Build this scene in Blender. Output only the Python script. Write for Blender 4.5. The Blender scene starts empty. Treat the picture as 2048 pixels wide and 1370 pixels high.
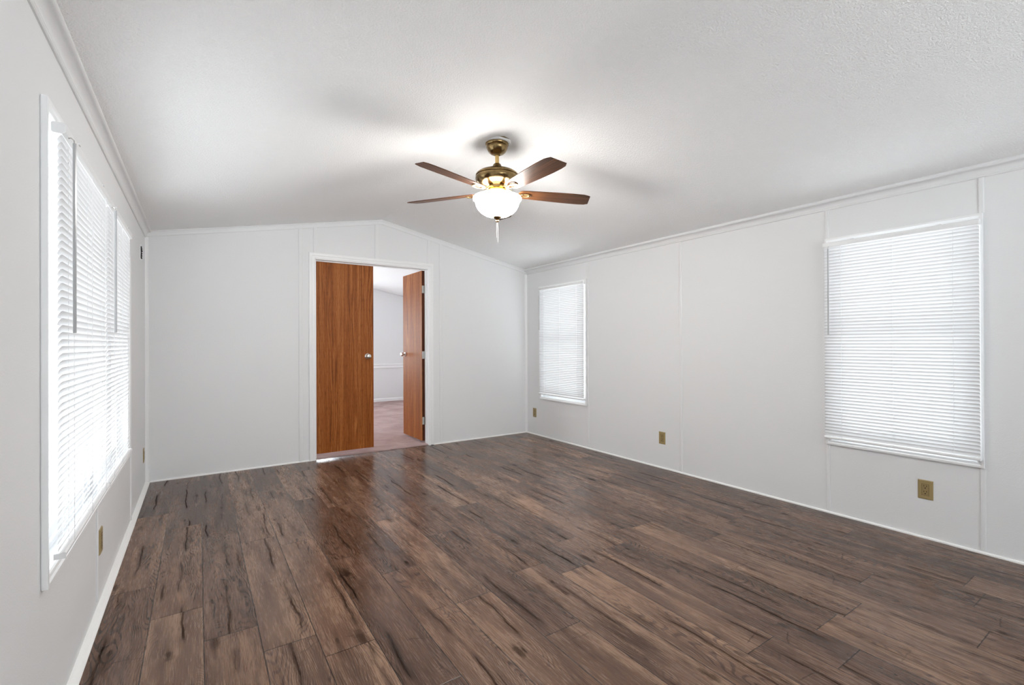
import bpy, bmesh, math, random
from mathutils import Vector, Matrix

# ------------------------------------------------------------------ camera
scn = bpy.context.scene
COL = scn.collection
W_PX, H_PX = 2048, 1370
F_PX, YAW, PITCH, ROLL = 946.63, .5994, .0027, -.0042
CAM = Vector((.3812, 0.0, 1.2))
_r = Vector((math.cos(YAW), -math.sin(YAW), 0))
_f = Vector((math.sin(YAW)*math.cos(PITCH), math.cos(YAW)*math.cos(PITCH), math.sin(PITCH)))
_u = _r.cross(_f)
_r2 = _r*math.cos(ROLL) + _u*math.sin(ROLL)
_u2 = -_r*math.sin(ROLL) + _u*math.cos(ROLL)
cam_data = bpy.data.cameras.new('camera')
cam_data.sensor_fit = 'HORIZONTAL'
cam_data.sensor_width = 36.0
cam_data.lens = F_PX/W_PX*36.0
cam_data.shift_x = -19.52/W_PX
cam_data.shift_y = -0.77/W_PX
cam_data.clip_start = .02
cam_ob = bpy.data.objects.new('camera', cam_data)
_m = Matrix((_r2, _u2, -_f)).transposed().to_4x4()
_m.translation = CAM
cam_ob.matrix_world = _m
COL.objects.link(cam_ob)
scn.camera = cam_ob

# ------------------------------------------------------------------ daylight, exposure
scn.view_settings.view_transform = 'Standard'
scn.view_settings.look = 'None'
scn.view_settings.gamma = 1.0
scn.view_settings.use_curve_mapping = False
scn.view_settings.exposure = 1.34
scn.cycles.max_bounces = 14
scn.cycles.diffuse_bounces = 8
scn.cycles.glossy_bounces = 5
scn.cycles.transmission_bounces = 8
scn.cycles.transparent_max_bounces = 16
scn.cycles.sample_clamp_indirect = 6.0
scn.cycles.use_denoising = True

SKY = 1.75
world = bpy.data.worlds.new('overcast_sky')
world.use_nodes = True
wn = world.node_tree.nodes
GROUND_FILL = 2.75        # world below the horizon, made brighter than the sky to lift the ceiling
_tc = wn.new('ShaderNodeTexCoord'); _sp = wn.new('ShaderNodeSeparateXYZ'); _mr = wn.new('ShaderNodeMapRange')
_mr.inputs['From Min'].default_value = -.12; _mr.inputs['From Max'].default_value = .02
_mr.inputs['To Min'].default_value = GROUND_FILL; _mr.inputs['To Max'].default_value = SKY
world.node_tree.links.new(_tc.outputs['Generated'], _sp.inputs[0])
world.node_tree.links.new(_sp.outputs['Z'], _mr.inputs['Value'])
world.node_tree.links.new(_mr.outputs[0], wn['Background'].inputs['Strength'])
wn['Background'].inputs['Color'].default_value = (.95, .975, 1.0, 1)
scn.world = world

def area_light(name, loc, rot, sx, sy, power, color=(1, 1, 1)):
    l = bpy.data.lights.new(name, 'AREA')
    l.shape = 'RECTANGLE'; l.size = sx; l.size_y = sy
    l.energy = power; l.color = color
    o = bpy.data.objects.new(name, l)
    o.location = loc; o.rotation_euler = rot
    COL.objects.link(o)
    return o

PI = math.pi
DAY = (.95, .975, 1.0)
# fill lamps added outside the unseen windows, in place of daylight
area_light('fill_front', (2.0, -2.85, 1.3), (PI/2, 0, 0), 2.7, 1.7, 6, DAY)
area_light('fill_front_up', (2.0, -3.3, .35), (PI*.72, 0, 0), 3.2, 1.2, 52, DAY)  # added low lamp aimed up to brighten the ceiling
area_light('fill_next_room', (1.9, 10.25, 1.35), (-PI/2, 0, 0), 1.8, 1.3, 34, (.86, .93, 1.0))  # added lamp that brightens the next room from its end
area_light('fill_next_room_side', (-.35, 7.4, 1.35), (0, -PI/2, 0), 1.5, 1.9, 22, DAY)  # added lamp that brightens the next room from the left
BOWL, SHOULDER = 38.0, 11.5     # glow of the frosted bowl and of its upper shoulder

# ------------------------------------------------------------------ measures
YB = 5.247          # back wall, room side
YB2 = 5.357         # back wall, far side
XR = 4.041          # right wall
YF = -2.4           # front wall, behind the camera
EV, RH, RX = 2.19, 2.585, 2.074
YFAR = 9.70
def ceil_z(x):
    return EV + (RH-EV)*x/RX if x <= RX else EV + (RH-EV)*(XR-x)/(XR-RX)

# ------------------------------------------------------------------ node helper
class NT:
    def __init__(s, name):
        s.mat = bpy.data.materials.new(name); s.mat.use_nodes = True
        s.t = s.mat.node_tree; s.n = s.t.nodes
        s.bsdf = s.n['Principled BSDF']; s.out = s.n['Material Output']
    def add(s, typ, ins=None, **kw):
        nd = s.n.new(typ)
        for k, v in kw.items(): setattr(nd, k, v)
        for k, v in (ins or {}).items():
            s.set(nd.inputs[k], v)
        return nd
    def set(s, sock, v):
        if isinstance(v, bpy.types.NodeSocket): s.t.links.new(v, sock)
        else: sock.default_value = v
    def m(s, op, a, b=0.0, c=None, clamp=False):
        nd = s.n.new('ShaderNodeMath'); nd.operation = op; nd.use_clamp = clamp
        s.set(nd.inputs[0], a); s.set(nd.inputs[1], b)
        if c is not None: s.set(nd.inputs[2], c)
        return nd.outputs[0]
    def vec(s, x, y, z=0.0):
        return s.add('ShaderNodeCombineXYZ', {0: x, 1: y, 2: z}).outputs[0]
    def sep(s, v):
        return s.add('ShaderNodeSeparateXYZ', {0: v}).outputs
    def noise(s, v, scale=1.0, detail=2.0, rough=.5, dist=0.0):
        return s.add('ShaderNodeTexNoise', {'Vector': v, 'Scale': scale, 'Detail': detail,
                     'Roughness': rough, 'Distortion': dist}).outputs['Fac']
    def ramp(s, fac, stops, interp='LINEAR'):
        nd = s.add('ShaderNodeValToRGB', {'Fac': fac}); e = nd.color_ramp.elements
        nd.color_ramp.interpolation = interp
        while len(e) < len(stops): e.new(.5)
        for el, (p, c) in zip(e, stops):
            el.position = p; el.color = c if len(c) == 4 else (*c, 1)
        return nd.outputs[0]
    def smooth(s, x, a, b, lo=0.0, hi=1.0):
        nd = s.add('ShaderNodeMapRange', {'Value': x, 'From Min': a, 'From Max': b, 'To Min': lo, 'To Max': hi},
                   interpolation_type='SMOOTHSTEP')
        return nd.outputs[0]
    def mix(s, f, a, b, typ='MIX'):
        nd = s.n.new('ShaderNodeMix'); nd.data_type = 'RGBA'; nd.blend_type = typ
        s.set(nd.inputs[0], f); s.set(nd.inputs[6], a); s.set(nd.inputs[7], b)
        return nd.outputs[2]
    def bump(s, h, strength=.3, dist=.001, normal=None):
        ins = {'Height': h, 'Strength': strength, 'Distance': dist}
        if normal is not None: ins['Normal'] = normal
        return s.add('ShaderNodeBump', ins).outputs[0]
    def P(s, **kw):
        for k, v in kw.items(): s.set(s.bsdf.inputs[k.replace('_', ' ')], v)
        return s.mat

def srgb(r, g, b):
    f = lambda c: (c/255/12.92) if c/255 <= .04045 else ((c/255+.055)/1.055)**2.4
    return (f(r), f(g), f(b), 1)

M = {}
def simple(name, col, rough=.5, metal=0.0, spec=.5, **kw):
    n = NT(name); n.P(Base_Color=col, Roughness=rough, Metallic=metal, Specular_IOR_Level=spec, **kw)
    M[name] = n.mat
    return n

def mat_wall(name, col, scale, strength, rough, dist=.002):
    n = NT(name)
    o = n.add('ShaderNodeTexCoord').outputs['Object']
    a = n.noise(o, scale, 3, .6)
    b = n.noise(o, 2.2, 2, .5)
    c = n.mix(n.m('MULTIPLY', b, .35), col, (col[0]*.965, col[1]*.965, col[2]*.97, 1))
    n.P(Base_Color=c, Roughness=rough, Specular_IOR_Level=.25,
        Normal=n.bump(n.smooth(a, .35, .65), strength, dist))
    M[name] = n.mat
mat_wall('wall_paint', (.79, .795, .80, 1), 160, .12, .62)
mat_wall('ceiling_paint', (.93, .93, .93, 1), 120, .7, .9, .003)
simple('trim_paint', (.86, .865, .87, 1), .38)
simple('shoe_paint', (.90, .90, .89, 1), .45)
simple('white_vinyl', (.84, .85, .87, 1), .35)
simple('blind_metal', (.84, .845, .85, 1), .38)
simple('cord_white', (.78, .78, .79, 1), .7)
simple('wand_plastic', (.42, .42, .43, 1), .22)
simple('dark_hole', (.012, .011, .010, 1), .8)
simple('tan_plastic', srgb(160, 140, 97), .35)
simple('tan_plastic_dark', srgb(150, 129, 88), .35)
simple('steel', (.55, .54, .52, 1), .25, 1.0)
simple('chrome', (.78, .77, .75, 1), .12, 1.0)
simple('screw_dark', (.16, .15, .14, 1), .4, .6)

# polished brass with a darker, antiqued tone
n = NT('brass'); o = n.add('ShaderNodeTexCoord').outputs['Object']
c = n.ramp(n.noise(o, 40, 3), [(.3, (.50, .34, .13)), (.7, (.66, .47, .20))])
n.P(Base_Color=c, Metallic=1.0, Roughness=n.smooth(n.noise(o, 90, 2), .3, .7, .10, .17)); M['brass'] = n.mat
n = NT('antique_brass'); o = n.add('ShaderNodeTexCoord').outputs['Object']
c = n.ramp(n.noise(o, 30, 3), [(.3, (.20, .135, .06)), (.7, (.32, .22, .10))])
n.P(Base_Color=c, Metallic=1.0, Roughness=.24); M['antique_brass'] = n.mat

# frosted glass bowl lit by the bulbs inside
n = NT('lit_frosted_glass'); o = n.add('ShaderNodeTexCoord').outputs['Object']
sw = n.noise(o, 9, 3, .6, 1.2)
n.P(Base_Color=(.92, .90, .86, 1), Roughness=.35, Emission_Color=n.ramp(sw, [(.3, (1, .968, .925)), (.7, (1, .978, .945))]),
    Emission_Strength=BOWL); M['lit_frosted_glass'] = n.mat
M['lit_glass_shoulder'] = n.mat.copy(); M['lit_glass_shoulder'].name = 'lit_glass_shoulder'
M['lit_glass_shoulder'].node_tree.nodes['Principled BSDF'].inputs['Emission Strength'].default_value = SHOULDER

# thin pane of window glass
n = NT('window_glass')
tr = n.add('ShaderNodeBsdfTransparent', {'Color': (.96, .98, .98, 1)}); gl = n.add('ShaderNodeBsdfGlossy', {'Roughness': .02})
mx = n.add('ShaderNodeMixShader', {0: .07, 1: tr.outputs[0], 2: gl.outputs[0]})
n.t.links.new(mx.outputs[0], n.out.inputs[0]); M['window_glass'] = n.mat

# slats: white enamel that lets some daylight through
n = NT('slat_vinyl')
df = n.add('ShaderNodeBsdfDiffuse', {'Color': (.795, .80, .81, 1)})
tl = n.add('ShaderNodeBsdfTranslucent', {'Color': (.90, .905, .92, 1)})
gl = n.add('ShaderNodeBsdfGlossy', {'Color': (1, 1, 1, 1), 'Roughness': .35})
mx = n.add('ShaderNodeMixShader', {0: .06, 1: df.outputs[0], 2: tl.outputs[0]})
mx2 = n.add('ShaderNodeMixShader', {0: .04, 1: mx.outputs[0], 2: gl.outputs[0]})
n.t.links.new(mx2.outputs[0], n.out.inputs[0]); M['slat_vinyl'] = n.mat

# wood for doors and fan blades (u across, v along, in metres from the UV map)
def mat_wood(name, dark, mid, light, rough, freq=1.0, coat=0.0, bands=0.0):
    n = NT(name)
    uv = n.add('ShaderNodeUVMap', uv_map='UVMap').outputs[0]
    s = n.sep(uv); u, v = s[0], s[1]
    warp = n.noise(n.vec(n.m('MULTIPLY', u, 7.0*freq), n.m('MULTIPLY', v, .55)), 1.0, 2, .5)
    ring = n.m('SINE', n.m('ADD', n.m('MULTIPLY', u, 150.0*freq), n.m('MULTIPLY', warp, 60.0)))
    ring = n.m('MULTIPLY', ring, n.smooth(n.noise(n.vec(n.m('MULTIPLY', u, 9*freq), n.m('MULTIPLY', v, .4)), 1.0, 1), .42, .6))
    fib = n.noise(n.vec(n.m('MULTIPLY', u, 420*freq), n.m('MULTIPLY', v, 7)), 1.0, 3, .6)
    strk = n.noise(n.vec(n.m('MULTIPLY', u, 46*freq), n.m('MULTIPLY', v, .8)), 1.0, 4, .6)
    pore = n.noise(n.vec(n.m('MULTIPLY', u, 300*freq), n.m('MULTIPLY', v, 18)), 1.0, 1, .5)
    t = n.m('ADD', n.m('MULTIPLY', ring, .085), n.m('MULTIPLY', fib, .48))
    t = n.m('ADD', t, n.m('MULTIPLY', strk, .55))
    t = n.m('SUBTRACT', t, n.m('MULTIPLY', n.smooth(pore, .58, .70), .14))
    if bands:
        # flat-sawn figure: pointed arches climbing in three columns
        cu = n.m('SUBTRACT', n.m('FRACT', n.m('ADD', n.m('DIVIDE', u, bands), .32)), .5)
        cu = n.m('ADD', cu, n.m('MULTIPLY', n.m('SUBTRACT', n.noise(n.vec(n.m('MULTIPLY', u, 5), n.m('MULTIPLY', v, 1.6)), 1.0, 2), .5), .35))
        arch = n.m('SINE', n.m('MULTIPLY', n.m('ADD', n.m('MULTIPLY', n.m('ABSOLUTE', cu), 5.2), n.m('MULTIPLY', v, 1.15)), 32.0))
        core = n.smooth(n.m('ABSOLUTE', cu), .26, .04)
        t = n.m('ADD', t, n.m('MULTIPLY', n.m('MULTIPLY', n.smooth(arch, -.2, .9), core), .17))
    c = n.ramp(t, [(.28, dark), (.52, mid), (.78, light)])
    n.P(Base_Color=c, Roughness=rough, Specular_IOR_Level=.2, Coat_Weight=coat, Coat_Roughness=.25, Normal=n.bump(t, .12, .0006))
    M[name] = n.mat
mat_wood('oak_door', srgb(92, 43, 10), srgb(146, 80, 28), srgb(190, 122, 62), .5, bands=.205)
mat_wood('oak_door_edge', srgb(48, 20, 9), srgb(74, 34, 16), srgb(96, 48, 24), .5)
mat_wood('walnut_blade', srgb(44, 25, 13), srgb(88, 54, 30), srgb(124, 82, 48), .42, 1.4, 0)

# cut pile carpet
n = NT('carpet_pile'); o = n.add('ShaderNodeTexCoord').outputs['Object']
a = n.noise(o, 420, 2, .7); b = n.noise(o, 3.2, 4, .6, .6)
t = n.m('ADD', n.m('MULTIPLY', a, .45), n.m('MULTIPLY', b, .55))
c = n.ramp(t, [(.32, srgb(150, 124, 121)), (.5, srgb(176, 152, 149)), (.7, srgb(196, 175, 172))])
n.P(Base_Color=c, Roughness=1.0, Specular_IOR_Level=.05, Normal=n.bump(a, .6, .006)); M['carpet_pile'] = n.mat

# dark rustic oak planks: UVMap = metres within the plank, PlankSeed = two random numbers per plank
def mat_floor():
    n = NT('dark_oak_planks')
    s = n.sep(n.add('ShaderNodeUVMap', uv_map='UVMap').outputs[0]); u, v = s[0], s[1]
    q = n.sep(n.add('ShaderNodeUVMap', uv_map='PlankSeed').outputs[0]); r1, r2 = q[0], q[1]
    U = n.m('ADD', u, n.m('MULTIPLY', r1, 13.7)); V = n.m('ADD', v, n.m('MULTIPLY', r2, 29.3))
    z = n.m('MULTIPLY', r1, 7.0)
    S = lambda a, b: n.vec(n.m('MULTIPLY', U, a), n.m('MULTIPLY', V, b), z)
    mul = lambda a, b: n.m('MULTIPLY', a, b)
    add = lambda a, b: n.m('ADD', a, b)
    sub = lambda a, b: n.m('SUBTRACT', a, b)
    mx = lambda a, b: n.m('MAXIMUM', a, b)
    ab = lambda a: n.m('ABSOLUTE', a)
    def cells(length, salt):
        """random numbers for each stretch of plank of this length, and the place within it"""
        q_ = add(n.m('DIVIDE', V, length), salt)
        idx = n.m('FLOOR', q_); fr = sub(q_, idx)
        w = n.add('ShaderNodeTexWhiteNoise', {'Vector': n.vec(mul(r1, 91.7), add(idx, salt), mul(r2, 57.3))}, noise_dimensions='3D')
        c = n.sep(w.outputs['Color'])
        return fr, c[0], c[1], c[2]
    wob = sub(n.noise(S(3, 3.2), 1.0, 2, .5), .5)
    jag = sub(n.noise(S(9, 26), 1.0, 3, .6), .5)
    # knots: an oval heart with a smoky tail, the growth rings bending round it
    def knot(length, salt, share, size):
        fr, a, b_, c_ = cells(length, salt)
        du = sub(u, add(.02, mul(a, .15)))
        dv = mul(sub(fr, add(.3, mul(b_, .4))), length)
        sz = mul(add(.55, mul(c_, .9)), size)
        e_ = add(n.m('POWER', n.m('DIVIDE', du, sz), 2.0), n.m('POWER', n.m('DIVIDE', dv, mul(sz, 3.4)), 2.0))
        d = add(n.m('SQRT', e_), add(mul(jag, 1.5), mul(wob, .8)))
        on = n.m('LESS_THAN', n.m('FRACT', add(mul(a, 7.3), mul(c_, 3.1))), share)
        tail = mul(n.smooth(ab(du), .020, .0), n.smooth(ab(sub(dv, .05)), .17, .02))
        return mul(n.smooth(d, 1.2, .35), mul(on, .95)), mul(n.smooth(e_, 16.0, .0), on), mul(tail, on)
    k1, w1, t1 = knot(.93, .0, .50, .017)
    k2, w2, t2 = knot(.61, 31.0, .20, .007)
    heart = mx(k1, k2); pull = mx(w1, mul(w2, .5)); tail = mx(t1, mul(t2, .6))
    # growth rings as fine contour lines
    field = add(mul(u, 95.0), mul(n.noise(S(5.0, 1.05), 1.0, 2, .5, .3), 44.0))
    field = add(field, mul(pull, 7.0))
    ring = n.m('SINE', mul(add(field, mul(jag, .35)), 6.2832))
    ring = mul(n.smooth(ring, .1, .95), n.smooth(n.noise(S(6, 1.2), 1.0, 2), .40, .58))
    fib = n.noise(S(300, 12), 1.0, 3, .65)
    strk = n.noise(S(60, 2.2), 1.0, 4, .62, .3)
    broad = n.noise(S(12, 1.5), 1.0, 3, .55, .5)
    t = add(mul(fib, .40), mul(strk, .42)); t = add(t, mul(broad, .62))
    t = add(t, mul(sub(r2, .5), .20))
    t = sub(t, .20)
    t = sub(t, mul(ring, .20))
    col = n.ramp(t, [(.14, srgb(36, 23, 17)), (.36, srgb(76, 55, 44)), (.56, srgb(108, 82, 67)), (.84, srgb(164, 134, 110))])
    # per-plank tint between reddish and yellowish brown
    col = n.mix(mul(r1, .6), col, n.mix(1.0, col, (1.08, .98, .86, 1), 'MULTIPLY'))
    # long splits with the grain and short breaks across it
    def split(length, salt, share, wide):
        fr, a, b_, c_ = cells(length, salt)
        path = add(add(.018, mul(a, .156)), add(mul(wob, .055), mul(jag, .010)))
        d = ab(sub(u, path))
        run = mul(n.smooth(fr, .04, .16), n.smooth(fr, add(.40, mul(b_, .5)), add(.28, mul(b_, .5))))
        on = mul(run, n.m('LESS_THAN', c_, share))
        return mul(n.smooth(d, wide, wide*.4), on), mul(n.smooth(d, .024, .0), on)
    s1, h1 = split(.86, 7.0, .85, .0068)
    s2, h2 = split(.52, 17.0, .65, .0040)
    fr, a_, b_, c_ = cells(.31, 43.0)
    dv = mul(sub(fr, add(.3, mul(a_, .4))), .31)
    dcr = ab(sub(dv, add(mul(sub(n.noise(S(14, 5), 1.0, 3), .5), .045), mul(sub(u, .09), sub(b_, .5)))))
    span = n.smooth(ab(sub(u, add(.02, mul(b_, .15)))), .062, .045)
    cross = mul(mul(n.smooth(dcr, .0042, .0010), span), n.m('LESS_THAN', c_, .55))
    crack = mx(s1, mul(s2, .9)); check = mul(cross, .75)
    smoke = mul(n.smooth(n.noise(S(13, 2.0), 1.0, 3, .6, .6), .57, .75), .50)
    dk = mx(mx(crack, check), mx(heart, mx(smoke, mx(mul(tail, .45), mul(mx(h1, h2), .5)))))
    col = n.mix(mul(dk, .90), col, srgb(22, 13, 9))
    # brushed pale ticks
    tick = mul(n.smooth(n.noise(S(240, 15), 1.0, 2), .64, .74), n.smooth(n.noise(S(9, 2), 1.0, 2), .46, .6))
    col = n.mix(mul(tick, .35), col, srgb(176, 146, 120))
    # bevelled joints between planks (PlankEdge = metres to the plank's long and short side)
    e = n.sep(n.add('ShaderNodeUVMap', uv_map='PlankEdge').outputs[0])
    side = n.m('MINIMUM', e[0], n.m('SUBTRACT', .192, e[0]))
    end = n.m('MINIMUM', e[1], n.m('SUBTRACT', q[2] if False else 1.22, e[1]))
    gap = n.m('MINIMUM', side, end)
    joint = n.smooth(gap, .0030, .0008)
    col = n.mix(mul(joint, .9), col, srgb(28, 19, 15))
    h = sub(add(mul(fib, .30), mul(t, .35)), add(mul(joint, 1.2), mul(mx(crack, check), .9)))
    rough = n.smooth(n.m('ADD', mul(fib, .6), mul(broad, .4)), .3, .7, .19, .33)
    n.P(Base_Color=col, Roughness=rough, Specular_IOR_Level=mul(sub(1.0, dk), .40), Normal=n.bump(h, .22, .0012))
    M['dark_oak_planks'] = n.mat
mat_floor()

# ------------------------------------------------------------------ mesh helpers
def obj(name, bm, mat, parent=None, smooth=False, bevel=0.0, seg=2, loc=None, rot=None):
    if bevel > 0:
        es = [e for e in bm.edges if len(e.link_faces) == 2 and e.calc_face_angle(0) > .6]
        bmesh.ops.bevel(bm, geom=es, offset=bevel, segments=seg, affect='EDGES', profile=.6, clamp_overlap=True)
    me = bpy.data.meshes.new(name)
    bm.to_mesh(me); bm.free()
    for m in (mat if isinstance(mat, (list, tuple)) else [mat]): me.materials.append(M[m])
    if smooth:
        for p in me.polygons: p.use_smooth = True
        me.set_sharp_from_angle(angle=math.radians(38))
    o = bpy.data.objects.new(name, me)
    COL.objects.link(o)
    if parent: o.parent = parent
    if loc: o.location = loc
    if rot: o.rotation_euler = rot
    return o

def tag(o, label=None, cat=None, group=None, kind=None):
    if label: o['label'] = label
    if cat: o['category'] = cat
    if group: o['group'] = group
    if kind: o['kind'] = kind
    return o

def empty(name, loc, rz=0.0):
    o = bpy.data.objects.new(name, None)
    o.location = loc; o.rotation_euler = (0, 0, rz); o.empty_display_size = .1
    COL.objects.link(o)
    return o

def box(bm, x0, x1, y0, y1, z0, z1, mi=0):
    vs = [bm.verts.new((x, y, z)) for z in (z0, z1) for y in (y0, y1) for x in (x0, x1)]
    for f in ((0, 2, 3, 1), (4, 5, 7, 6), (0, 1, 5, 4), (2, 6, 7, 3), (0, 4, 6, 2), (1, 3, 7, 5)):
        bm.faces.new([vs[i] for i in f]).material_index = mi
    return vs

def boxes(*bs):
    bm = bmesh.new()
    for b in bs: box(bm, *b)
    return bm

def prism(bm, pts, fn, a, b):
    """closed outline pts extruded from a to b; fn(p, q, t) -> xyz"""
    A = [bm.verts.new(fn(p[0], p[1], a)) for p in pts]
    B = [bm.verts.new(fn(p[0], p[1], b)) for p in pts]
    n = len(pts)
    bm.faces.new(A); bm.faces.new(B[::-1])
    for i in range(n):
        bm.faces.new((A[i], B[i], B[(i+1) % n], A[(i+1) % n]))
    bmesh.ops.recalc_face_normals(bm, faces=bm.faces[:])

def lathe(bm, prof, segs=48, cap=True, origin=(0, 0, 0)):
    rings = []
    ox, oy, oz = origin
    for r, z in prof:
        if r < 1e-5: rings.append([bm.verts.new((ox, oy, oz+z))])
        else: rings.append([bm.verts.new((ox+r*math.cos(2*PI*k/segs), oy+r*math.sin(2*PI*k/segs), oz+z)) for k in range(segs)])
    for a, b in zip(rings, rings[1:]):
        for k in range(segs):
            k2 = (k+1) % segs
            if len(a) == 1 and len(b) == 1: continue
            if len(a) == 1: bm.faces.new((a[0], b[k2], b[k]))
            elif len(b) == 1: bm.faces.new((a[k], a[k2], b[0]))
            else: bm.faces.new((a[k], a[k2], b[k2], b[k]))
    if cap:
        for rg in (rings[0], rings[-1]):
            if len(rg) > 2: bm.faces.new(rg)
    bmesh.ops.recalc_face_normals(bm, faces=bm.faces[:])
    return bm

def tube(bm, pts, r, segs=8):
    pts = [Vector(p) for p in pts]
    prev = None
    n = len(pts)
    for i, p in enumerate(pts):
        d = (pts[min(i+1, n-1)] - pts[max(i-1, 0)]).normalized()
        a = Vector((0, 0, 1)) if abs(d.z) < .9 else Vector((1, 0, 0))
        s = d.cross(a).normalized(); t = d.cross(s)
        ring = [bm.verts.new(p + s*(r*math.cos(2*PI*k/segs)) + t*(r*math.sin(2*PI*k/segs))) for k in range(segs)]
        if prev:
            for k in range(segs):
                bm.faces.new((prev[k], prev[(k+1) % segs], ring[(k+1) % segs], ring[k]))
        else: bm.faces.new(ring[::-1])
        prev = ring
    bm.faces.new(prev)
    bmesh.ops.recalc_face_normals(bm, faces=bm.faces[:])
    return bm

def grid_wall(us, vs, holes, fn, t, top=None):
    """wall slab on a grid of cells with openings; fn(u, v, w) -> xyz, w from 0 (room side) to t"""
    bm = bmesh.new(); cache = {}
    nu, nv = len(us), len(vs)
    def V(i, j, w):
        k = (i, j, w)
        if k not in cache:
            v = vs[j] if not (top and j == nv-1) else top(us[i])
            cache[k] = bm.verts.new(fn(us[i], v, t if w else 0.0))
        return cache[k]
    def solid(i, j):
        if not (0 <= i < nu-1 and 0 <= j < nv-1): return False
        cu, cv = (us[i]+us[i+1])/2, (vs[j]+vs[j+1])/2
        return not any(a < cu < b and c < cv < d for a, b, c, d in holes)
    for i in range(nu-1):
        for j in range(nv-1):
            if not solid(i, j): continue
            bm.faces.new((V(i, j, 0), V(i+1, j, 0), V(i+1, j+1, 0), V(i, j+1, 0)))
            bm.faces.new((V(i, j, 1), V(i, j+1, 1), V(i+1, j+1, 1), V(i+1, j, 1)))
            if not solid(i-1, j): bm.faces.new((V(i, j, 0), V(i, j+1, 0), V(i, j+1, 1), V(i, j, 1)))
            if not solid(i+1, j): bm.faces.new((V(i+1, j, 0), V(i+1, j, 1), V(i+1, j+1, 1), V(i+1, j+1, 0)))
            if not solid(i, j-1): bm.faces.new((V(i, j, 0), V(i, j, 1), V(i+1, j, 1), V(i+1, j, 0)))
            if not solid(i, j+1): bm.faces.new((V(i, j+1, 0), V(i+1, j+1, 0), V(i+1, j+1, 1), V(i, j+1, 1)))
    bmesh.ops.recalc_face_normals(bm, faces=bm.faces[:])
    return bm

def struct(name, bm, mat, label, cat, **kw):
    return tag(obj(name, bm, mat, **kw), label, cat, kind='structure')

# ------------------------------------------------------------------ floor
rnd = random.Random(11)
PW, PL = .192, 1.22
def build_floor():
    bm = bmesh.new()
    uv = bm.loops.layers.uv.new('UVMap'); sd = bm.loops.layers.uv.new('PlankSeed'); ed = bm.loops.layers.uv.new('PlankEdge')
    y_end = YB + .022
    # butt joints seen in the photograph, by plank column
    seen = {0: 2.62, 1: 3.53, 2: 2.10, 3: 1.93, 4: 3.98, 5: 2.45, 6: 3.20, 7: 1.55, 8: 2.075, 9: 1.925, 10: 1.02, 11: .785, 12: .943,
            13: 2.139, 14: 1.75, 15: 1.0, 16: .62, 17: .70, 18: 1.3}
    for k in range(-1, 21):
        x0 = .205 + PW*k; x1 = x0 + PW
        a, b = max(x0, 0.0), min(x1, XR)
        if b <= a: continue
        y = seen.get(k, rnd.uniform(0, 1.2))
        while y > YF: y -= PL
        while y < y_end:
            c, d = max(y, YF), min(y+PL, y_end)
            if d > c:
                r1, r2 = rnd.random(), rnd.random()
                flip = rnd.random() < .5
                co = [(a, c), (b, c), (b, d), (a, d)]
                f = bm.faces.new([bm.verts.new((px, py, 0)) for px, py in co])
                for lp, (px, py) in zip(f.loops, co):
                    lu, lv = px-x0, py-y
                    lp[ed].uv = (lu, lv)
                    lp[uv].uv = (lu, PL-lv if flip else lv)
                    lp[sd].uv = (r1, r2)
            y += PL
    # underside so the floor is a slab
    box(bm, 0, XR, YF, y_end, -.08, -.004)
    return bm
struct('floor', build_floor(), 'dark_oak_planks', 'dark brown rustic oak plank floor of the main room', 'floor')

def carpet_bm():
    bm = bmesh.new()
    nx, ny = 90, 130
    ys = YB + .022
    vs = []
    for j in range(ny+1):
        row = []
        for i in range(nx+1):
            x = XR*i/nx; y = ys + (YFAR-ys)*j/ny
            z = .012 + .0025*math.sin(7*x+3*y)*math.sin(5*y-2*x)
            if j == 0: z = .002; y += rnd.uniform(-.003, .004)
            row.append(bm.verts.new((x, y, z)))
        vs.append(row)
    for j in range(ny):
        for i in range(nx):
            bm.faces.new((vs[j][i], vs[j][i+1], vs[j+1][i+1], vs[j+1][i]))
    box(bm, 0, XR, ys+.001, YFAR, -.08, -.006)
    return bm
struct('floor.001', carpet_bm(), 'carpet_pile', 'dusty pink carpet of the next room beyond the doorway', 'carpet', smooth=True)

# ------------------------------------------------------------------ ceilings and walls
def ceiling_bm(y0, y1):
    bm = bmesh.new()
    t = .09; e = .12
    kl, kr = (RH-EV)/RX, (RH-EV)/(XR-RX)
    pts = [(-e, EV-kl*e), (RX, RH), (XR+e, EV-kr*e), (XR+e, EV-kr*e+t), (RX, RH+t), (-e, EV-kl*e+t)]
    prism(bm, pts, lambda x, z, y: (x, y, z), y0, y1)
    return bm
struct('ceiling', ceiling_bm(YF-.12, YB+.055), 'ceiling_paint', 'white textured ceiling vaulted to a ridge above the fan', 'ceiling')
struct('ceiling.001', ceiling_bm(YB+.055, YFAR+.12), 'ceiling_paint', 'white sloped ceiling of the next room seen through the doorway', 'ceiling')

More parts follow.
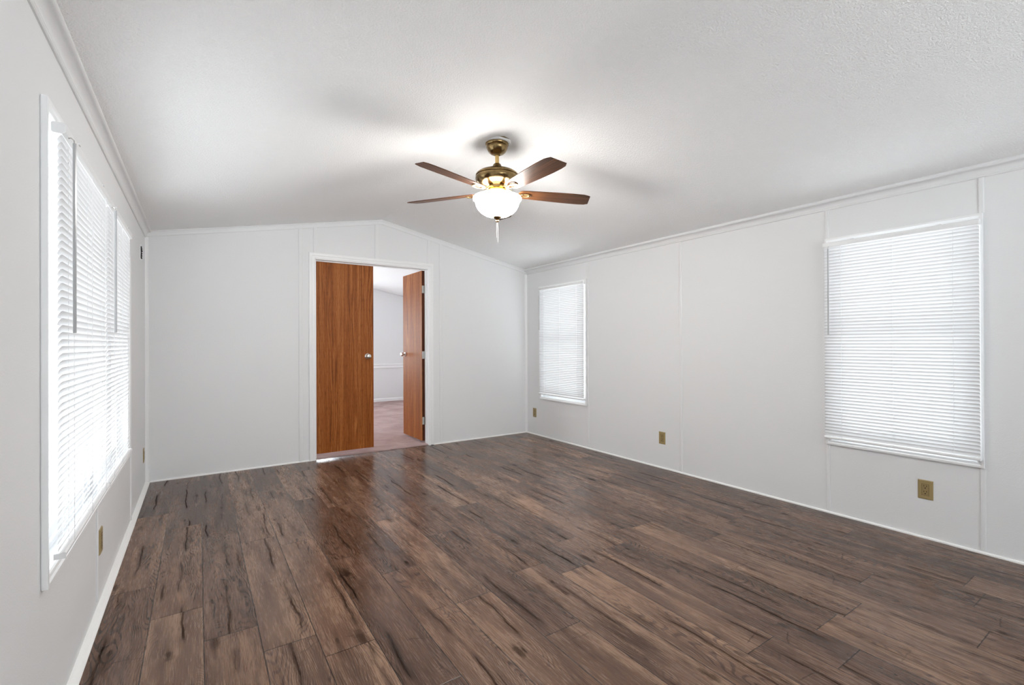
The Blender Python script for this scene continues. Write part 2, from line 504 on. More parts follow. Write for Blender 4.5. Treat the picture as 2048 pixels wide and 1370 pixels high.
LW = (1.955, 3.93, .51, 1.91)       # left window opening: y0 y1 z0 z1
R1 = (4.06, 4.915, .506, 1.908)      # far right window
R2 = (.757, 1.523, .506, 1.908)     # near right window
struct('wall_left', grid_wall([YF-.12, LW[0], LW[1], YB2-.055], [-.08, LW[2], LW[3], EV-.004], [LW],
       lambda u, v, w: (-w, u, v), .11), 'wall_paint', 'white panelled left wall with the wide double window', 'wall')
struct('wall_right', grid_wall([YF-.12, R2[0], R2[1], R1[0], R1[1], YB2-.055], [-.08, R2[2], R2[3], EV-.004],
       [(R1[0], R1[1], R1[2], R1[3]), (R2[0], R2[1], R2[2], R2[3])], lambda u, v, w: (XR+w, u, v), .11),
       'wall_paint', 'white panelled right wall with two tall windows', 'wall')
DL, DR, DH = 1.386, 2.634, 2.080
struct('wall_back', grid_wall([0, DL-.018, RX, DR+.018, XR], [-.08, DH+.018, 3], [(DL-.018, DR+.018, -1, DH+.018)],
       lambda u, v, w: (u, YB+w, v), YB2-YB, top=lambda u: ceil_z(u)-.003), 'wall_paint', 'white gable wall at the back with the double doorway', 'wall')
FWN = (.75, 3.25, .55, 2.05)
struct('wall_front', grid_wall([0, FWN[0], RX, FWN[1], XR], [-.08, FWN[2], FWN[3], 3], [FWN],
       lambda u, v, w: (u, YF-w, v), .11, top=lambda u: ceil_z(u)-.003), 'wall_paint', 'white gable wall behind the camera with an added wide window', 'wall')
FW1 = (1.2, 2.6, .75, 2.0); FW2 = (6.5, 8.3, .6, 1.95)
struct('wall_far', grid_wall([0, FW1[0], RX, FW1[1], XR], [-.08, FW1[2], FW1[3], 3], [FW1],
       lambda u, v, w: (u, YFAR+w, v), .11, top=lambda u: ceil_z(u)-.003), 'wall_paint', 'white end wall of the next room with a chair rail', 'wall')
struct('wall_far_left', grid_wall([YB2-.054, FW2[0], FW2[1], YFAR+.11], [-.08, FW2[2], FW2[3], EV-.004], [FW2],
       lambda u, v, w: (-w, u, v), .11), 'wall_paint', 'white left wall of the next room', 'wall')
struct('wall_far_right', grid_wall([YB2-.054, YFAR+.11], [-.08, EV-.004], [],
       lambda u, v, w: (XR+w, u, v), .11), 'wall_paint', 'white right wall of the next room', 'wall')

# ------------------------------------------------------------------ trims
TN = [0]
def trim(bm, label, cat='trim', mat='trim_paint', **kw):
    TN[0] += 1
    return struct('trim_%d' % TN[0], bm, mat, label, cat, **kw)

def cove(sgn):
    # outline (distance from wall, height) of a cove crown moulding with a bead at both edges
    pts = [(0, .0), (.006, .0), (.010, .004), (.010, .008), (.007, .011), (.0085, .015)]
    for k in range(9):
        a = k/8
        pts.append((.0095 + .028*(1-math.cos(a*PI/2)), .016 + .030*math.sin(a*PI/2)))
    pts += [(.040, .047), (.044, .050), (.046, .054), (.045, .060), (.030, .075), (0, .075)]
    return pts
for side, lab in ((1, 'long white cove moulding along the top of the left wall'), (-1, 'long white cove moulding along the top of the right wall')):
    bm = bmesh.new()
    prism(bm, cove(side), (lambda p, q, t: (p, t, 2.134+q)) if side > 0 else (lambda p, q, t: (XR-p, t, 2.126+q)), YF, YB)
    trim(bm, lab, mat='wall_paint', smooth=True)
for x0, x1, lab in ((.012, RX, 'thin white moulding along the left slope of the back gable'), (RX, XR-.012, 'thin white moulding along the right slope of the back gable')):
    bm = bmesh.new()
    z0, z1 = ceil_z(x0), ceil_z(x1)
    prism(bm, [(0, -.050), (.008, -.050), (.010, -.044), (.009, -.030), (.014, -.012), (.020, -.006), (.020, 0), (0, 0)],
          lambda p, q, t: (x0+(x1-x0)*t, YB-p, z0+(z1-z0)*t+q), 0, 1)
    trim(bm, lab, mat='wall_paint')
def half_round(bm, w, d, fn, a, b):
    pts = [(-w/2, 0), (-w/2, d*.55), (-w*.33, d*.9), (0, d), (w*.33, d*.9), (w/2, d*.55), (w/2, 0)]
    prism(bm, pts, fn, a, b)
# battens over the panel joints: right wall
for y, z0, z1, lab in ((4.020, .02, 2.126, 'white batten on the right wall beside the far window'),
                       (2.766, .02, 2.126, 'white batten on the right wall midway between its two windows'),
                       (1.537, .02, .487, 'white batten below the left corner of the near right window'),
                       (1.537, 1.926, 2.126, 'white batten above the left corner of the near right window'),
                       (.741, .02, .487, 'white batten below the right corner of the near right window'),
                       (.741, 1.926, 2.126, 'white batten above the right corner of the near right window'),
                       (-.45, .02, 2.126, 'white batten on the right wall behind the camera')):
    bm = bmesh.new(); half_round(bm, .025, .007, lambda p, q, t, y=y: (XR-q, y+p, t), z0, z1)
    trim(bm, lab, 'batten', 'wall_paint')
for y, z0, z1, lab in ((2.842, .045, .478, 'white batten below the middle of the left window'),
                       (4.13, .02, 1.80, 'white batten on the left wall past the far end of its window'),
                       (.35, .02, 2.134, 'white batten on the left wall behind the camera')):
    bm = bmesh.new(); half_round(bm, .018, .008, lambda p, q, t, y=y: (q, y+p, t), z0, z1)
    trim(bm, lab, 'batten', 'wall_paint')
for x, z0, lab in ((1.240, .012, 'white full-height batten left of the doorway'), (1.381, 2.147, 'white short batten above the left corner of the doorway'),
                   (2.016, 2.147, 'white short batten over the doorway up to the ridge'), (2.636, 2.147, 'white short batten above the right corner of the doorway'),
                   (2.789, .012, 'white full-height batten right of the doorway')):
    bm = bmesh.new(); half_round(bm, .036, .009, lambda p, q, t, x=x: (x+p, YB-q, t), z0, ceil_z(x)-.046)
    trim(bm, lab, 'batten', 'wall_paint')
# corner beads
bm = bmesh.new(); prism(bm, [(0, 0), (.024, 0), (.020, .008), (.008, .020), (0, .024)], lambda p, q, t: (p, YB-q, t), .016, 2.140)
trim(bm, 'slim white bead in the left back corner')
bm = bmesh.new(); prism(bm, [(0, 0), (.024, 0), (.020, .008), (.008, .020), (0, .024)], lambda p, q, t: (XR-p, YB-q, t), .012, 2.130)
trim(bm, 'slim white bead in the right back corner')
# taped seams across the ceiling panels
for y, lab in ((4.09, 'faint seam across the ceiling beyond the fan'), (1.56, 'faint seam across the ceiling before the fan')):
    bm = bmesh.new()
    for x0, x1 in ((.05, RX-.01), (RX+.01, XR-.05)):
        z0, z1 = ceil_z(x0), ceil_z(x1)
        prism(bm, [(-.004, .002), (-.003, -.0004), (.003, -.0004), (.004, .002)], lambda p, q, t: (x0+(x1-x0)*t, y+p, z0+(z1-z0)*t+q), 0, 1)
    trim(bm, lab, 'seam', 'ceiling_paint')
# shoe strips at the floor
bm = bmesh.new(); prism(bm, [(0, 0), (.030, 0), (.030, .003), (.020, .010), (.008, .015), (0, .017)], lambda p, q, t: (p, t, q), YF, YB)
struct('baseboard_left', bm, 'shoe_paint', 'low white shoe strip at the foot of the left wall', 'baseboard')
bm = bmesh.new(); prism(bm, [(0, 0), (.010, 0), (.010, .007), (.006, .012), (0, .013)], lambda p, q, t: (XR-p, t, q), YF, YB)
struct('baseboard_right', bm, 'shoe_paint', 'low white shoe strip at the foot of the right wall', 'baseboard')
for a, b, nm, lab in ((.031, 1.318, 'baseboard_back', 'low white shoe strip left of the doorway'), (2.692, XR-.011, 'baseboard_back.001', 'low white shoe strip right of the doorway')):
    bm = bmesh.new(); prism(bm, [(0, 0), (.010, 0), (.010, .007), (.006, .012), (0, .013)], lambda p, q, t: (t, YB-p, q), a, b)
    struct(nm, bm, 'shoe_paint', lab, 'baseboard')
bm = bmesh.new(); prism(bm, [(0, .0), (.014, .0), (.014, .060), (.008, .075), (0, .077)], lambda p, q, t: (t, YFAR-p, q), 0, XR)
struct('baseboard_far', bm, 'trim_paint', 'white baseboard at the end wall of the next room', 'baseboard')
bm = bmesh.new(); prism(bm, [(0, .700), (.012, .700), (.016, .712), (.010, .722), (.010, .750), (.020, .768), (.020, .782), (0, .786)], lambda p, q, t: (t, YFAR-p, q), 0, XR)
trim(bm, 'white chair rail across the end wall of the next room', 'chair rail')

# ------------------------------------------------------------------ doorway: jamb, casing, two door leaves
bm = boxes((DL-.018, DL, YB-.002, YB2+.002, 0, DH+.018), (DR, DR+.018, YB-.002, YB2+.002, 0, DH+.018), (DL, DR, YB-.002, YB2+.002, DH, DH+.018))
trim(bm, 'white jamb lining the doorway', 'door jamb')
def casing_bm(x0, x1, zt, w, t, y, sg):
    """three mitred lengths round an opening on the wall plane y, standing out by t towards sg"""
    bm = bmesh.new()
    prof = [(0, 0), (0, t*.75), (w*.12, t), (w*.45, t*.86), (w*.55, t*.62), (w*.85, t*.55), (w, t*.35), (w, 0)]   # outer edge first
    path = [((x0, 0), (1, 0)), ((x0, zt), (1, -1)), ((x1, zt), (-1, -1)), ((x1, 0), (-1, 0))]
    rows = []
    for (px, pz), (dx, dz) in path:
        rows.append([bm.verts.new((px+dx*a, y+sg*b, pz+dz*a)) for a, b in prof])
    n = len(prof)
    for a, b in zip(rows, rows[1:]):
        for k in range(n):
            bm.faces.new((a[k], b[k], b[(k+1) % n], a[(k+1) % n]))
    bm.faces.new(rows[0]); bm.faces.new(rows[-1][::-1])
    bmesh.ops.recalc_face_normals(bm, faces=bm.faces[:])
    return bm
bm = boxes((DL, DL+.013, 5.300, 5.317, .0, DH), (DR-.013, DR, 5.300, 5.317, .0, DH), (DL+.013, DR-.013, 5.300, 5.317, DH-.010, DH))
trim(bm, 'thin white stop strips inside the door jamb', 'door stop')
trim(casing_bm(1.319, 2.690, 2.146, .060, .016, YB, -1), 'white mitred casing round the doorway', 'door casing')
trim(casing_bm(1.319, 2.690, 2.146, .060, .016, YB2, 1), 'white mitred casing on the far side of the doorway', 'door casing')

def leaf_bm(w, h, t):
    """door leaf from x=0 (hinge) to x=w, faces at y=0 and y=t; UVs in metres"""
    bm = bmesh.new()
    box(bm, 0, w, 0, t, 0, h)
    es = [e for e in bm.edges]
    bmesh.ops.bevel(bm, geom=es, offset=.0018, segments=1, affect='EDGES', profile=.5)
    uv = bm.loops.layers.uv.new('UVMap')
    for f in bm.faces:
        nrm = f.normal
        f.material_index = 0 if abs(nrm.y) > .5 else 1
        for lp in f.loops:
            c = lp.vert.co
            lp[uv].uv = (c.x + (3.1 if nrm.y > 0 else 0), c.z) if abs(nrm.y) > .5 else (c.y+5.0, c.z)
    return bm
def knob_bm(L=.058):
    bm = bmesh.new()
    return lathe(bm, [(0.0105, .004), (.0105, L*.42), (.014, L*.48), (.0225, L*.56), (.0265, L*.68), (.0268, L*.80), (.024, L*.93), (.017, L*1.0), (.008, L*1.02), (0, L*1.02)], 28)
def rose_bm():
    bm = bmesh.new()
    return lathe(bm, [(.031, 0), (.031, .002), (.027, .006), (.016, .009), (.011, .011), (0, .011)], 28)
def add_knob(parent, x, z, y, sg):
    k = obj('knob', knob_bm(), 'chrome', parent, smooth=True, loc=(x, y, z), rot=(PI/2 if sg < 0 else -PI/2, 0, 0))
    obj('rose', rose_bm(), 'chrome', k, smooth=True)
    return k
def add_hinge(parent, z, x=0.0):
    bm = boxes((-.0025, .0, .004, .033, z-.045, z+.045))
    tube(bm, [(-.006, .037, z-.047), (-.006, .037, z+.047)], .006, 10)
    return obj('hinge', bm, 'steel', parent)
d1 = tag(empty('door_1', (1.400, 5.318, .047)), 'closed oak-veneer door leaf filling the left half of the doorway', 'door', kind='structure')
obj('door_slab', leaf_bm(.602, 2.029, .034), ['oak_door', 'oak_door_edge'], d1)
add_knob(d1, .602-.066, 1.018, 0.0, -1); add_knob(d1, .602-.066, 1.018, .034, 1)
for z in (.22, 1.02, 1.80): add_hinge(d1, z)
d2 = tag(empty('door_2', (2.634, 5.371, .035), PI/2 + math.radians(1.0)), 'open oak-veneer door leaf swung into the next room at the right', 'door', kind='structure')
obj('door_slab', leaf_bm(.602, 2.045, .036), ['oak_door', 'oak_door_edge'], d2)
add_knob(d2, .602-.066, 1.03, .036, 1); add_knob(d2, .602-.066, 1.03, 0.0, -1)
for z in (.24, 1.03, 1.82):
    bm = boxes((-.0035, .001, .006, .034, z-.045, z+.045))
    tube(bm, [(-.010, .004, z-.047), (-.010, .004, z+.047)], .0065, 10)
    obj('hinge', bm, 'steel', d2)
# small dark strip under the right casing
trim(boxes((2.655, 2.684, YB-.018, YB-.002, 0, .004)), 'dark strip under the right leg of the door casing', 'shim', 'dark_hole')

# ------------------------------------------------------------------ windows
def frame_ring(bm, u0, u1, v0, v1, w, a, b, fn):
    """rectangular ring of width w between depths a and b; fn(u, depth, v)"""
    for (p0, p1, q0, q1) in ((u0, u0+w, v0, v1), (u1-w, u1, v0, v1), (u0+w, u1-w, v0, v0+w), (u0+w, u1-w, v1-w, v1)):
        vs = [bm.verts.new(fn(p, d, q)) for q in (q0, q1) for d in (a, b) for p in (p0, p1)]
        for f in ((0, 2, 3, 1), (4, 5, 7, 6), (0, 1, 5, 4), (2, 6, 7, 3), (0, 4, 6, 2), (1, 3, 7, 5)):
            bm.faces.new([vs[i] for i in f])
def casing_ring(u0, u1, v0, v1, w, t, fn):
    bm = bmesh.new()
    prof = [(.004, 0), (.004, .0022), (0, .0022), (0, t), (w*.35, t), (w*.55, t*.75), (w*.85, t*.6), (w, t*.35), (w, 0)]
    cs = [((u0, v0), (1, 1)), ((u1, v0), (-1, 1)), ((u1, v1), (-1, -1)), ((u0, v1), (1, -1))]
    rows = [[bm.verts.new(fn(pu+du*a, -b, pv+dv*a)) for a, b in prof] for (pu, pv), (du, dv) in cs]
    n = len(prof)
    for i in range(4):
        a, b = rows[i], rows[(i+1) % 4]
        for k in range(n): bm.faces.new((a[k], b[k], b[(k+1) % n], a[(k+1) % n]))
    bmesh.ops.recalc_face_normals(bm, faces=bm.faces[:])
    return bm
def make_window(name, label, units, opening, casing, fn, meet, has_casing=True):
    """single-hung window(s) in a wall opening; fn(u, depth into wall, v) gives world coordinates"""
    u0, u1, v0, v1 = opening
    c = fn((u0+u1)/2, 0.0, v0)
    root = tag(empty(name, c), label, 'window', kind='structure')
    T = Vector(c)
    g = lambda u, d, v: tuple(Vector(fn(u, d, v)) - T)
    bm = bmesh.new(); frame_ring(bm, u0, u1, v0, v1, .022, .035, .105, g); obj('window_frame', bm, 'white_vinyl', root)
    for i, (a, b) in enumerate(units):
        a2, b2 = max(a, u0+.022), min(b, u1-.022)
        if i:
            bm = bmesh.new(); p = units[i-1][1]
            for z in (0,):
                vs = [bm.verts.new(g(uu, d, v)) for v in (v0+.022, v1-.022) for d in (.030, .105) for uu in (p, a)]
                for f in ((0, 2, 3, 1), (4, 5, 7, 6), (0, 1, 5, 4), (2, 6, 7, 3), (0, 4, 6, 2), (1, 3, 7, 5)):
                    bm.faces.new([vs[k] for k in f])
            obj('mullion', bm, 'white_vinyl', root)
        for nm, q0, q1, d0, d1 in (('lower_sash', v0+.022, meet+.018, .045, .068), ('upper_sash', meet-.018, v1-.022, .070, .093)):
            bm = bmesh.new(); frame_ring(bm, a2, b2, q0, q1, .036, d0, d1, g)
            s = obj(nm, bm, 'white_vinyl', root)
            bm = bmesh.new(); dm = (d0+d1)/2
            vs = [bm.verts.new(g(uu, d, v)) for v in (q0+.036, q1-.036) for d in (dm-.002, dm+.002) for uu in (a2+.036, b2-.036)]
            for f in ((0, 2, 3, 1), (4, 5, 7, 6), (0, 1, 5, 4), (2, 6, 7, 3), (0, 4, 6, 2), (1, 3, 7, 5)): bm.faces.new([vs[k] for k in f])
            obj('glass_pane', bm, 'window_glass', s)
    if has_casing:
        k = casing; obj('window_casing', casing_ring(k[0], k[1], k[2], k[3], .032, .017, g), 'trim_paint', root)
    return root
fnL = lambda u, d, v: (-d, u, v)
fnR = lambda u, d, v: (XR+d, u, v)
make_window('window_1', 'wide double window in the left wall behind two blinds', [(1.955, 2.905), (2.975, 3.93)], LW, (1.931, 3.955, .484, 1.935), fnL, 1.235)
make_window('window_2', 'narrow window near the back corner of the right wall', [(R1[0], R1[1])], R1, (4.038, 4.938, .482, 1.931), fnR, 1.235)
make_window('window_3', 'tall window at the near end of the right wall', [(R2[0], R2[1])], R2, (.733, 1.546, .486, 1.924), fnR, 1.245)
make_window('added_window_4', 'unseen wide window added behind the camera to let in light', [(FWN[0], 2.0), (2.06, FWN[1])], FWN, (.72, 3.28, .52, 2.08), lambda u, d, v: (u, YF-d, v), 1.3)  # added out of view, opening for the front fill lamps
make_window('added_window_5', 'unseen window added for light in the end wall of the next room hidden behind the closed door', [(FW1[0], FW1[1])], FW1, (1.17, 2.63, .72, 2.03), lambda u, d, v: (u, YFAR+d, v), 1.4)  # added out of view as a light source for the next room
make_window('added_window_6', 'unseen window added for light in the left wall of the next room', [(FW2[0], 7.4), (7.46, FW2[1])], FW2, (6.47, 8.33, .57, 1.98), lambda u, d, v: (-d, u, v), 1.25)  # added out of view, opening for the side fill lamp

# ------------------------------------------------------------------ mini blinds
def slats_bm(w, z_lo, z_hi, y_mid, tilt, chord=.0255, pitch=.0215, jitter=0.0, seed=1):
    bm = bmesh.new(); rj = random.Random(seed)
    N = round((z_hi-z_lo)/pitch); pitch = (z_hi-z_lo)/N
    xs = [-w/2, -w/2+.0015, -w/2+.005, -w/2+.010, 0, w/2-.010, w/2-.005, w/2-.0015, w/2]
    cs = [.62, .80, .95, 1, 1, 1, .95, .80, .62]
    for i in range(N):
        z = z_hi - pitch*(i+.5)
        tl = tilt + rj.uniform(-1, 1)*jitter
        ca, sa = math.cos(tl), math.sin(tl)
        rows = []
        for x, k in zip(xs, cs):
            row = []
            for j in range(6):
                s = (j/5-.5)*chord*k                  # along the chord, + towards the room (upwards)
                b = .0026*(1-(2*s/chord)**2)          # crown, towards the window
                row.append(bm.verts.new((x, y_mid + s*ca - b*sa, z + s*sa + b*ca)))
            rows.append(row)
        for a, b in zip(rows, rows[1:]):
            for j in range(5): bm.faces.new((a[j], b[j], b[j+1], a[j+1]))
    bmesh.ops.recalc_face_normals(bm, faces=bm.faces[:])
    return bm
def make_blind(label, w, h, loc, rz, tilt, wand_drop, seed, lift=.018, flip_wand=1):
    """outside-mounted mini blind; local +Y points into the room, origin at the middle of its foot on the wall"""
    root = tag(empty('mini_blind', loc, rz), label, 'blind', 'white mini blinds over the windows')
    y0 = lift
    bm = bmesh.new()
    prism(bm, [(y0, h-.030), (y0+.004, h-.034), (y0+.024, h-.034), (y0+.033, h-.028), (y0+.034, h-.004), (y0+.030, h), (y0+.004, h), (y0, h-.004)],
          lambda p, q, t: (t, p, q), -w/2, w/2)
    obj('headrail', bm, 'blind_metal', root, bevel=.0012)
    for x in (-w*.28, w*.28):
        bm = boxes((x-.011, x+.011, y0-.001, y0+.036, h-.001, h+.003))
        obj('mount_clip', bm, 'cord_white', root)
    ym = y0 + .018
    obj('slats', slats_bm(w-.006, .020, h-.036, ym, tilt, jitter=.03, seed=seed), 'slat_vinyl', root, smooth=True)
    bm = bmesh.new()
    prism(bm, [(ym-.0125, .004), (ym-.009, .0), (ym+.009, .0), (ym+.0125, .004), (ym+.0125, .011), (ym+.008, .0155), (ym-.008, .0155), (ym-.0125, .011)],
          lambda p, q, t: (t, p, q), -w/2+.002, w/2-.002)
    rail = obj('bottom_rail', bm, 'blind_metal', root)
    for s in (-1, 1):
        bm = boxes((s*(w/2-.002)-.002, s*(w/2-.002)+.002, ym-.0135, ym+.0135, -.0008, .0165))
        obj('end_cap', bm, 'cord_white', rail, bevel=.001)
    for k in (-.36, 0.0, .36):
        bm = bmesh.new()
        for yy in (ym-.0135, ym+.0135):
            tube(bm, [(w*k, yy, .012), (w*k, yy, h-.032)], .0008, 5)
        tube(bm, [(w*k+.004, ym+.0005, .012), (w*k+.004, ym+.0005, h-.032)], .0007, 5)
        obj('ladder_cord', bm, 'cord_white', root)
    xw = flip_wand*(w/2-.040)
    yw = y0 + .046
    bm = bmesh.new(); tube(bm, [(xw, yw, h-.040-wand_drop), (xw, yw, h-.045)], .0044, 6)
    wd = obj('tilt_wand', bm, 'wand_plastic', root, smooth=True)
    bm = bmesh.new(); tube(bm, [(xw, yw, h-.046), (xw, yw-.001, h-.036), (xw, yw-.008, h-.030), (xw, yw-.014, h-.032)], .0016, 6)
    obj('wand_hook', bm, 'steel', wd, smooth=True)
    return root
T1 = math.radians(65)
make_blind('partly open white mini blind nearest the camera on the left window', .885, 1.315, (0, 2.402, .558), -PI/2, T1, .595, 1, flip_wand=1)
make_blind('white mini blind on the far half of the left window beside the back corner', .855, 1.315, (0, 3.275, .558), -PI/2, T1, .575, 2, flip_wand=1)
make_blind('closed white mini blind on the narrow window near the back corner', .862, 1.360, (XR, 4.478, .548), PI/2, math.radians(69), .50, 3)
make_blind('closed white mini blind on the tall near right window above the large outlet', .805, 1.360, (XR, 1.143, .530), PI/2, math.radians(69), .600, 4)

# ------------------------------------------------------------------ outlets and wall box
def make_outlet(label, loc, rz):
    root = tag(empty('wall_outlet', loc, rz), label, 'outlet', 'tan wall outlets near the floor')
    w, h, t = .074, .116, .0055
    bm = bmesh.new()
    a = [(-w/2, 0, -h/2), (w/2, 0, -h/2), (w/2, 0, h/2), (-w/2, 0, h/2)]
    i_ = .005
    A = [bm.verts.new(p) for p in a]
    Mid = [bm.verts.new((p[0], t*.45, p[2])) for p in a]
    Bv = [bm.verts.new((p[0]-math.copysign(i_, p[0]), t, p[2]-math.copysign(i_, p[2]))) for p in a]
    for L0, L1 in ((A, Mid), (Mid, Bv)):
        for k in range(4): bm.faces.new((L0[k], L0[(k+1) % 4], L1[(k+1) % 4], L1[k]))
    bm.faces.new(Bv); bm.faces.new(A[::-1])
    bmesh.ops.recalc_face_normals(bm, faces=bm.faces[:])
    obj('cover_plate', bm, 'tan_plastic', root)
    rc = obj('receptacle', boxes((-.0165, .0165, t-.003, t+.0016, -.0335, .0335)), 'tan_plastic_dark', root, bevel=.0009)
    rim = boxes((-.0178, -.0168, t-.001, t+.0003, -.0348, .0348), (.0168, .0178, t-.001, t+.0003, -.0348, .0348),
                (-.0178, .0178, t-.001, t+.0003, .0338, .0348), (-.0178, .0178, t-.001, t+.0003, -.0348, -.0338))
    obj('insert_rim', rim, 'dark_hole', root)
    for zc in (.017, -.017):
        bm = boxes((-.0078, -.0052, t+.0012, t+.0019, zc+.002, zc+.0105), (.0052, .0078, t+.0012, t+.0019, zc+.003, zc+.0098))
        lathe(bm, [(.0032, 0), (.0032, .0007), (0, .0007)], 12, True, (0, 0, 0))
        for v in list(bm.verts)[16:]:
            x, y, z = v.co; v.co = (x, t+.0012+z, zc-.0065+y)
        obj('socket_slots', bm, 'dark_hole', rc)
    return root
make_outlet('large tan outlet below the near right window', (XR, .998, .298), PI/2)
make_outlet('tan outlet on the open stretch of right wall between the battens', (XR, 2.983, .291), PI/2)
make_outlet('tan outlet under the far right window by the back corner', (XR, 5.060, .289), PI/2)
make_outlet('tan outlet seen edge-on under the left window', (0, 2.945, .286), -PI/2)
make_outlet('thin tan outlet on the left wall next to the back corner', (0, 5.050, .278), -PI/2)

bx = tag(empty('wall_box', (0, 4.86, 1.942), -PI/2), 'small white fitting with a ragged black slot high on the left wall', 'wall fitting')
bm = bmesh.new(); frame_ring(bm, -.050, .050, -.062, .062, .013, -.003, .0, lambda u, d, v: (u, -d, v)); obj('surround', bm, 'trim_paint', bx, bevel=.0008)
obj('backing', boxes((-.038, .038, -.0005, .001, -.050, .050)), 'trim_paint', bx)
bm = bmesh.new(); rr = random.Random(5)
for k in range(12):                                   # raised black blocks put in for the shade inside the torn opening
    z = -.050 + k*.0083
    o_ = .006*math.cos(k*.55)
    box(bm, -.012+o_+rr.uniform(-.004, .004), .012+o_+rr.uniform(-.004, .006), .0005, .006+rr.uniform(0, .005), z, z+rr.uniform(.006, .0095))
obj('black_slot', bm, 'dark_hole', bx)

# ------------------------------------------------------------------ ceiling fan
FX, FY = RX, 2.768
fan = tag(empty('ceiling_fan', (FX, FY, 0)), 'brass ceiling fan with five brown blades and a lit glass bowl', 'ceiling fan')
def octagon(bm, r0, z0, r1, z1, rot=PI/8):
    A = [bm.verts.new((r0*math.cos(rot+k*PI/4), r0*math.sin(rot+k*PI/4), z0)) for k in range(8)]
    B = [bm.verts.new((r1*math.cos(rot+k*PI/4), r1*math.sin(rot+k*PI/4), z1)) for k in range(8)]
    bm.faces.new(A[::-1]); bm.faces.new(B)
    for k in range(8): bm.faces.new((A[k], A[(k+1) % 8], B[(k+1) % 8], B[k]))
    return bm
obj('mounting_plate', octagon(bmesh.new(), .098, 2.567, .108, 2.574), 'trim_paint', fan, bevel=.0015)
obj('mounting_block', octagon(bmesh.new(), .104, 2.574, .104, 2.592), 'antique_brass', fan)
obj('canopy', lathe(bmesh.new(), [(.080, 2.567), (.080, 2.560), (.075, 2.552), (.071, 2.549), (.073, 2.543), (.070, 2.533), (.060, 2.514), (.046, 2.501), (.030, 2.494), (.022, 2.492), (.022, 2.489), (.014, 2.488)], 56), 'antique_brass', fan, smooth=True)
obj('downrod', lathe(bmesh.new(), [(.0135, 2.492), (.0135, 2.405)], 24), 'brass', fan, smooth=True)
mot = obj('motor_housing', lathe(bmesh.new(), [(.016, 2.428), (.022, 2.430), (.028, 2.422), (.034, 2.404), (.044, 2.392), (.060, 2.388), (.095, 2.381), (.125, 2.370), (.143, 2.357), (.148, 2.350), (.148, 2.345), (.144, 2.342),
    (.147, 2.338), (.149, 2.328), (.146, 2.314), (.134, 2.297), (.112, 2.283), (.090, 2.276), (.074, 2.274), (.068, 2.268)], 72), 'antique_brass', fan, smooth=True)
obj('flywheel', lathe(bmesh.new(), [(.066, 2.272), (.072, 2.266), (.072, 2.254), (.062, 2.250), (.060, 2.250)], 56), 'brass', fan, smooth=True)
obj('switch_housing', lathe(bmesh.new(), [(.058, 2.252), (.066, 2.246), (.069, 2.238), (.066, 2.232), (.068, 2.214), (.070, 2.205), (.064, 2.200)], 56), 'brass', fan, smooth=True)
bowl = bmesh.new()
prof = [(.060, 2.226), (.072, 2.225), (.100, 2.217), (.132, 2.209), (.154, 2.203), (.164, 2.198), (.167, 2.191), (.165, 2.185), (.158, 2.180), (.153, 2.176), (.151, 2.165), (.145, 2.143),
        (.133, 2.120), (.112, 2.098), (.085, 2.081), (.055, 2.071), (.022, 2.067), (.0, 2.067)]
lathe(bowl, prof, 72, False)
for f in bowl.faces:
    f.material_index = 1 if f.calc_center_median().z > 2.188 else 0
obj('glass_bowl', bowl, ['lit_frosted_glass', 'lit_glass_shoulder'], fan, smooth=True)
obj('finial', lathe(bmesh.new(), [(.028, 2.068), (.029, 2.065), (.024, 2.058), (.013, 2.050), (.008, 2.046), (.011, 2.043), (.0125, 2.038), (.010, 2.032), (.004, 2.029), (0, 2.029)], 32), 'antique_brass', fan, smooth=True)
# pull chains below the finial
for dx, z1 in ((-.0045, 1.925), (.0045, 1.895)):
    ch = bmesh.new(); tube(ch, [(dx*.5, 0, 2.032), (dx, 0, 2.020), (dx*1.2, 0, z1)], .00055, 5)
    obj('pull_chain', ch, 'cord_white', fan)
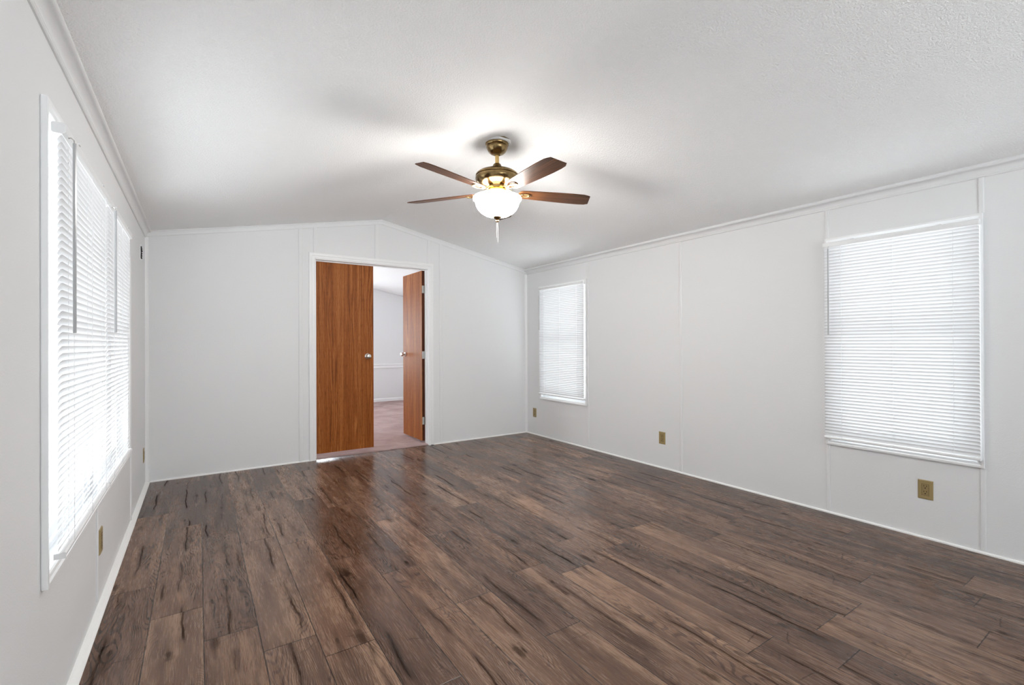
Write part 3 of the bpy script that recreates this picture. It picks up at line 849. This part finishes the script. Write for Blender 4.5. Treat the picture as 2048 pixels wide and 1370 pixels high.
# blade irons and blades
def blade_outline():
    L0, L1 = .150, .690
    pts = []
    half = [(L0, .022), (L0+.006, .036), (L0+.022, .047), (L0+.05, .052), (.30, .0575), (.42, .0635), (.54, .0675), (.62, .0665), (.665, .062), (L1, .048)]
    top = [(x, y) for x, y in half]
    bot = [(x, -y) for x, y in half]
    bot[-1] = (.668, -.052); bot[-2] = (.645, -.060)
    return top + bot[::-1]
def blade_bm():
    bm = bmesh.new()
    pts = blade_outline(); t = .0055
    prism(bm, pts, lambda p, q, z: (p, q, z), -t/2, t/2)
    uv = bm.loops.layers.uv.new('UVMap')
    for f in bm.faces:
        for lp in f.loops:
            c = lp.vert.co; lp[uv].uv = (c.y + c.z*.5, c.x)
    return bm
def iron_bm():
    """forked cast arm: curved neck and an open two-pronged foot under the blade"""
    bm = bmesh.new()
    def bar(path, w, t):
        prev = None
        for i, p in enumerate(path):
            p = Vector(p); d = (Vector(path[min(i+1, len(path)-1)]) - Vector(path[max(i-1, 0)])).normalized()
            s = Vector((-d.y, d.x, 0)); s = s.normalized() if s.length > 1e-6 else Vector((0, 1, 0))
            up = Vector((0, 0, 1)); ww = w[i] if isinstance(w, (list, tuple)) else w
            ring = [bm.verts.new(p + s*a*ww + up*b*t) for a, b in ((-.5, -.5), (.5, -.5), (.5, .5), (-.5, .5))]
            if prev:
                for k in range(4): bm.faces.new((prev[k], prev[(k+1) % 4], ring[(k+1) % 4], ring[k]))
            else: bm.faces.new(ring[::-1])
            prev = ring
        bm.faces.new(prev)
    bar([(.060, 0, 2.262), (.085, 0, 2.256), (.105, 0, 2.244), (.125, 0, 2.232), (.150, 0, 2.228)], [.046, .036, .028, .028, .034], .006)
    for s in (-1, 1):
        bar([(.146, 0, 2.228), (.160, s*.016, 2.2275), (.185, s*.023, 2.2275), (.215, s*.022, 2.2275), (.232, s*.012, 2.2275), (.236, 0, 2.2275)], .011, .006)
    for x, y in ((.172, -.021), (.172, .021), (.224, 0)):
        lathe(bm, [(.0, 2.2225), (.0045, 2.2225), (.006, 2.2255), (.006, 2.229)], 10, True, (x, y, 0))
    bmesh.ops.recalc_face_normals(bm, faces=bm.faces[:])
    return bm
proto = None
for k in range(5):
    ang = math.radians(-18.4 + 72*k)
    if proto is None:
        ir = obj('blade_iron', iron_bm(), 'brass', fan, bevel=.0012)
        bl = obj('blade', blade_bm(), 'walnut_blade', fan, bevel=.0012)
        proto = (ir, bl)
    else:
        ir, bl = proto[0].copy(), proto[1].copy()
        COL.objects.link(ir); COL.objects.link(bl); ir.parent = fan; bl.parent = fan
    ir.rotation_euler = (0, 0, ang)
    bl.location = (0, 0, 2.2345)
    bl.rotation_euler = (math.radians(-12), 0, ang)
